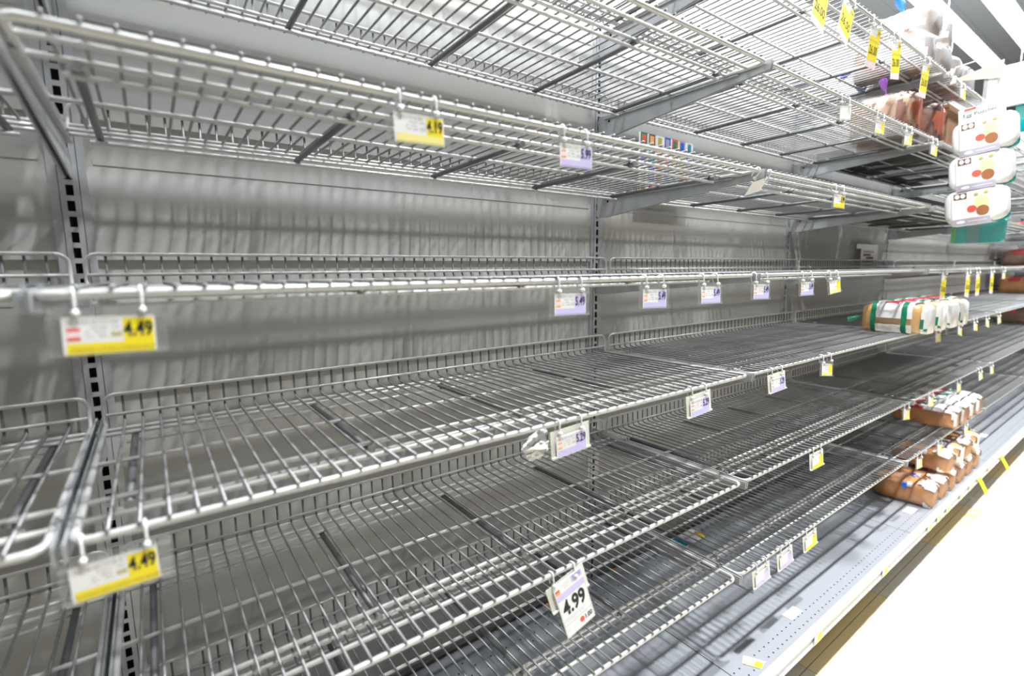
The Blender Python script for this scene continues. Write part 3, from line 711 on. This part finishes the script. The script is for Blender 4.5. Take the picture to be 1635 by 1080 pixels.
# second highest shelf: wheat loaves, dark loaf, carton
loaf(2.265, -.385, LV[1] + wr, .150, .200, .150, M_WHEAT, pick_wheat, mat('purple_tie', (.34, .12, .6), .3), 'plump wheat loaf in clear bag with purple tie on the second highest shelf', 'loaves on the second highest shelf', 180, rot=12, tail_at='up')
loaf(2.520, -.380, LV[1] + wr, .130, .210, .160, M_CRUSTD, pick_wheat, M_TRAY, 'dark loaf in black-topped bag behind the wheat loaf', 'loaves on the second highest shelf', 190, rot=6, tail_at='up')
b = MB(); 
e = tag(empty('cardboard_carton', (2.62, -.475, H + LV[1] + wr)), 'brown cardboard carton behind the hanging strip of packs', 'carton')
b.box(0, .14, 0, .30, 0, .16, M_CARDB); obj('body', b.mesh('carton_body'), e)
b = MB(); b.box(-.001, .141, -.001, .301, .14, .163, M_CARDB); obj('lid', b.mesh('carton_lid'), e)
for k in range(3):
    loaf(2.90 + .23 * k, -.30, LV[1] + wr, .150, .26, .13, M_CRUSTD, pick_dark, M_TRAY, 'dark loaf on the second highest shelf past the carton, %s' % ORD[k], 'loaves on the second highest shelf', 200 + 5 * k)
# top shelf: white bags with blue ties
for k in range(4):
    loaf(2.35 + .165 * k, -.365, LV[0] + wr, .150, .230, .125, M_WHEAT, pick_white, M_BAGB, 'white plastic bread bag with blue tie on the top shelf, %s from the left' % ORD[k], 'white bread bags on the top shelf', 230 + 5 * k, rot=(8, -6, 4, -4)[k], tail_at='back' if k < 3 else 'up')
for k in range(2):
    loaf(2.43 + .17 * k, -.36, LV[0] + wr + .128, .145, .21, .105, M_WHEAT, pick_white, M_BAGB, 'white plastic bread bag stacked on top of the top-shelf bags, %s' % ('left one', 'right one')[k], 'white bread bags on the top shelf', 260 + 5 * k, rot=(-8, 10)[k], tail_at='up')
# dark trays that close the third bay
for l, lb in ((1, 'second highest'), (2, 'third highest')):
    for q, (xa, xb) in enumerate(((2.50, 3.03), (3.07, 3.60))):
        e = tag(empty('bakery_tray', (xa, -.44, H + LV[l] + wr)), 'shallow black bakery tray on the %s shelf, %s half of the third bay' % (lb, ('left', 'right')[q]), 'tray', 'black bakery trays')
        if l == 1: e.location.y = -.166
        d = .36 if l == 2 else .10
        b = MB(); b.box(0, xb - xa, 0, d, 0, .004, M_TRAY); obj('base', b.mesh('tray_base'), e)
        b = MB(); b.box(0, xb - xa, 0, .004, .004, .04, M_TRAY); b.box(0, xb - xa, d - .004, d, .004, .04, M_TRAY); b.box(0, .004, .004, d - .004, .004, .04, M_TRAY); b.box(xb - xa - .004, xb - xa, .004, d - .004, .004, .04, M_TRAY); obj('rim', b.mesh('tray_rim'), e)
# far bay goods
for l in (2, 3, 4, 5):
    for k in range(3):
        loaf(6.26 + .26 * k, -.24, LV[l] + wr, .22, .34, .15, M_CRUSTD if (k + l) % 2 else M_CRUST, pick_dark, M_TRAY, 'dark loaf with red print, far dim bay, %s shelf, %s from the left' % (LNAME[l], ORD[k]), 'loaves in the far dim bay', 300 + 10 * l + k)
# ------------------------------------------------------------------ ivory sign card on the top shelf edge
e = tag(empty('sign_card', (2.50, -.512, H + .700)), 'ivory sign card sticking out from the top shelf edge above the hanging packs', 'sign')
b = MB(); b.prism([(0, .0), (-.128, .030), (-.128, -.030), (-.03, -.012)], 'x', -.0006, .0006, mat('shaded_ivory_card', (.42, .41, .34), .6)); obj('card', b.mesh('sign_card', fix=True), e)  # ivory darkened, shade of the turned-away face put into the colour
b = MB(); b.prism([(-.06, .012), (-.12, .024), (-.12, .019), (-.06, .008)], 'x', -.0010, -.0007, M_MAUVE); obj('print_line', b.mesh('print_line', fix=True), e)
b = MB(); b.box(-.004, .004, -.004, .012, -.012, .012, M_HOOK); obj('clip', b.mesh('clip'), e)
# ------------------------------------------------------------------ hanging strip of egg poacher packs
e = tag(empty('clip_strip', (2.512, -.520, H + .715)), 'clear plastic clip strip hanging from the shelf corner, holding the egg poacher packs', 'clip strip')
b = MB(); b.box(.002, .003, -.105, -.070, -.60, .02, M_CLEAR); obj('strip', b.mesh('strip'), e)
b = MB(); b.tube([(.0025, -.0875, .018), (.0025, -.0875, .03), (.0025, -.04, .035), (.0025, .012, .030), (.0025, .016, .012)], .0018, M_HOOK, 6); obj('hanger', b.mesh('hanger', True), e)
def rounded(w, h, r, n=5):
    P = []
    for (cx, cy, a0) in ((w / 2 - r, h / 2 - r, 0), (-w / 2 + r, h / 2 - r, math.pi / 2), (-w / 2 + r, -h / 2 + r, math.pi), (w / 2 - r, -h / 2 + r, 1.5 * math.pi)):
        for k in range(n): a = a0 + math.pi / 2 * k / (n - 1); P.append((cx + r * math.cos(a), cy + r * math.sin(a)))
    return P
def pack(zc, label, yaw, text=None, depth=.05):
    """faces -x; local y runs towards the shelf"""
    e = tag(empty('egg_poacher_pack', (2.508, -.617, H + zc), (math.radians(-6), 0, math.radians(yaw))), label, 'food pack', 'egg poacher packs on the hanging strip')
    b = MB(); P = rounded(.172, .118, .034); n = len(P)
    vs = []; fs = []
    for (s, x) in ((.80, -.046), (.93, -.043), (1.0, -.034), (1.0, -.026), (1.03, -.024), (1.03, -.020)): vs += [(x, p[0] * s, p[1] * s) for p in P]
    for i in range(5):
        for j in range(n): fs.append((i * n + j, i * n + (j + 1) % n, (i + 1) * n + (j + 1) % n, (i + 1) * n + j))
    fs.append(tuple(range(n))); fs.append(tuple(5 * n + j for j in reversed(range(n))))
    b.add(vs, fs, M_HOOK); obj('tub', b.mesh('tub', True, fix=True), e)
    b = MB(); P2 = rounded(.160, .112, .018); b.prism([(p[0] - .004, p[1] - .006) for p in P2], 'x', -.0195, -.004, M_TEAL2); obj('teal_tray', b.mesh('teal_tray', fix=True), e)
    sl = MB(); sl.box(-.0495, -.0005, -.044, .060, -.066, .050, mat('sleeve_board', (.80, .78, .77), .45)); s_ = obj('sleeve', sl.mesh('sleeve'), e)
    x = -.0502
    def q(ya, yb, za, zb, m, nm):
        b = MB(); b.box(x - .0002, x + .0006, ya, yb, za, zb, m); obj(nm, b.mesh(nm), s_)
    q(-.044, .060, -.066, -.044, M_MAUVE, 'lower_panel'); q(.018, .054, .026, .046, M_BRNI, 'badge_panel')
    x = -.0506
    def blob(cy, cz, ry, rz, m, nm, xo=0):
        b = MB(); b.prism([(cy + ry * math.cos(2 * math.pi * k / 18), cz + rz * math.sin(2 * math.pi * k / 18)) for k in range(18)], 'x', x - .0003 - xo, x + .0004, m); obj(nm, b.mesh(nm, fix=True), s_)
    blob(.028, .036, .007, .008, M_HOOK, 'badge'); blob(.044, .036, .007, .008, M_HOOK, 'badge')
    blob(-.022, .006, .019, .026, mat('egg_yellow', (.93, .70, .35), .4), 'egg_picture'); blob(-.025, -.022, .017, .017, mat('muffin_brown', (.34, .12, .04), .5), 'muffin_picture', .0002); blob(.004, -.012, .013, .011, M_REDI, 'tomato_picture', .0001)
    blob(-.008, .036, .006, .004, M_OLIVE, 'herb_picture', .0002); blob(-.034, .038, .006, .004, M_OLIVE, 'herb_picture', .0002)
    blob(.035, -.055, .012, .005, M_HOOK, 'brand_spot', .0002)
    b = MB(); b.box(x - .0003, x + .0003, -.036, .016, -.056, -.0545, M_HOOK); obj('print_line', b.mesh('print_line'), s_)
    if text:
        t = obj('lettering', text_mesh(text, .0185, M_BLACK), s_, (-.0506, .004, .074), (0, 0, math.radians(-90)))
        b = MB(); b.box(-.0495, -.0470, -.062, .062, .050, .098, M_PAPER); obj('header_card', b.mesh('header'), s_)
        b = MB(); b.box(-.0500, -.0496, .014, .046, .089, .097, M_REDI); obj('red_mark', b.mesh('red_mark'), s_)
    return e
pack(.488, 'white egg poacher pack at the top of the hanging strip, with lettered header', -6, 'Egg Poacher')
pack(.368, 'white egg poacher pack in the middle of the hanging strip', -4)
pack(.248, 'white egg poacher pack lowest on the hanging strip, above the teal pack', -6)
# clear bagged teal pack at the bottom and the turned white pack at the top
e = tag(empty('teal_pack', (2.535, -.618, H + .160)), 'teal and green pack in clear plastic at the bottom of the hanging strip', 'food pack')
b = MB(); P2 = rounded(.142, .085, .014); b.prism(P2, 'x', -.018, .018, M_TEAL2); obj('tray', b.mesh('teal_body', fix=True), e)
b = MB(); b.prism([(.071, -.040), (.071, .040), (.058, .040), (.058, -.040)], 'x', -.0195, -.0181, mat('leaf_green_ink', (.06, .42, .10), .4)); obj('green_edge', b.mesh('green_edge', fix=True), e)
b = MB(); b.prism([(p[0] * 1.16, p[1] * 1.14) for p in P2], 'x', -.021, .021, M_FILM); obj('bag', b.mesh('bag', fix=True), e)
e = tag(empty('white_pack', (2.54, -.675, H + .645)), 'blank white pack back turned to view at the head of the hanging strip', 'food pack')
b = MB(); P3 = rounded(.150, .135, .02); b.prism([(p[0], p[1]) for p in P3], 'x', -.02, .0, M_HOOK); obj('box', b.mesh('box', fix=True), e)
b = MB(); b.prism([(.0, -.035), (-.045, -.03), (-.045, -.012), (.0, -.017)], 'x', -.0212, -.0201, M_PINK); obj('pink_print', b.mesh('pink_print', fix=True), e)
b = MB(); b.prism(rounded(.10, .15, .02), 'x', .001, .02, M_TEAL2); obj('teal_back', b.mesh('teal_back', fix=True), e, (0, -.05, -.08))
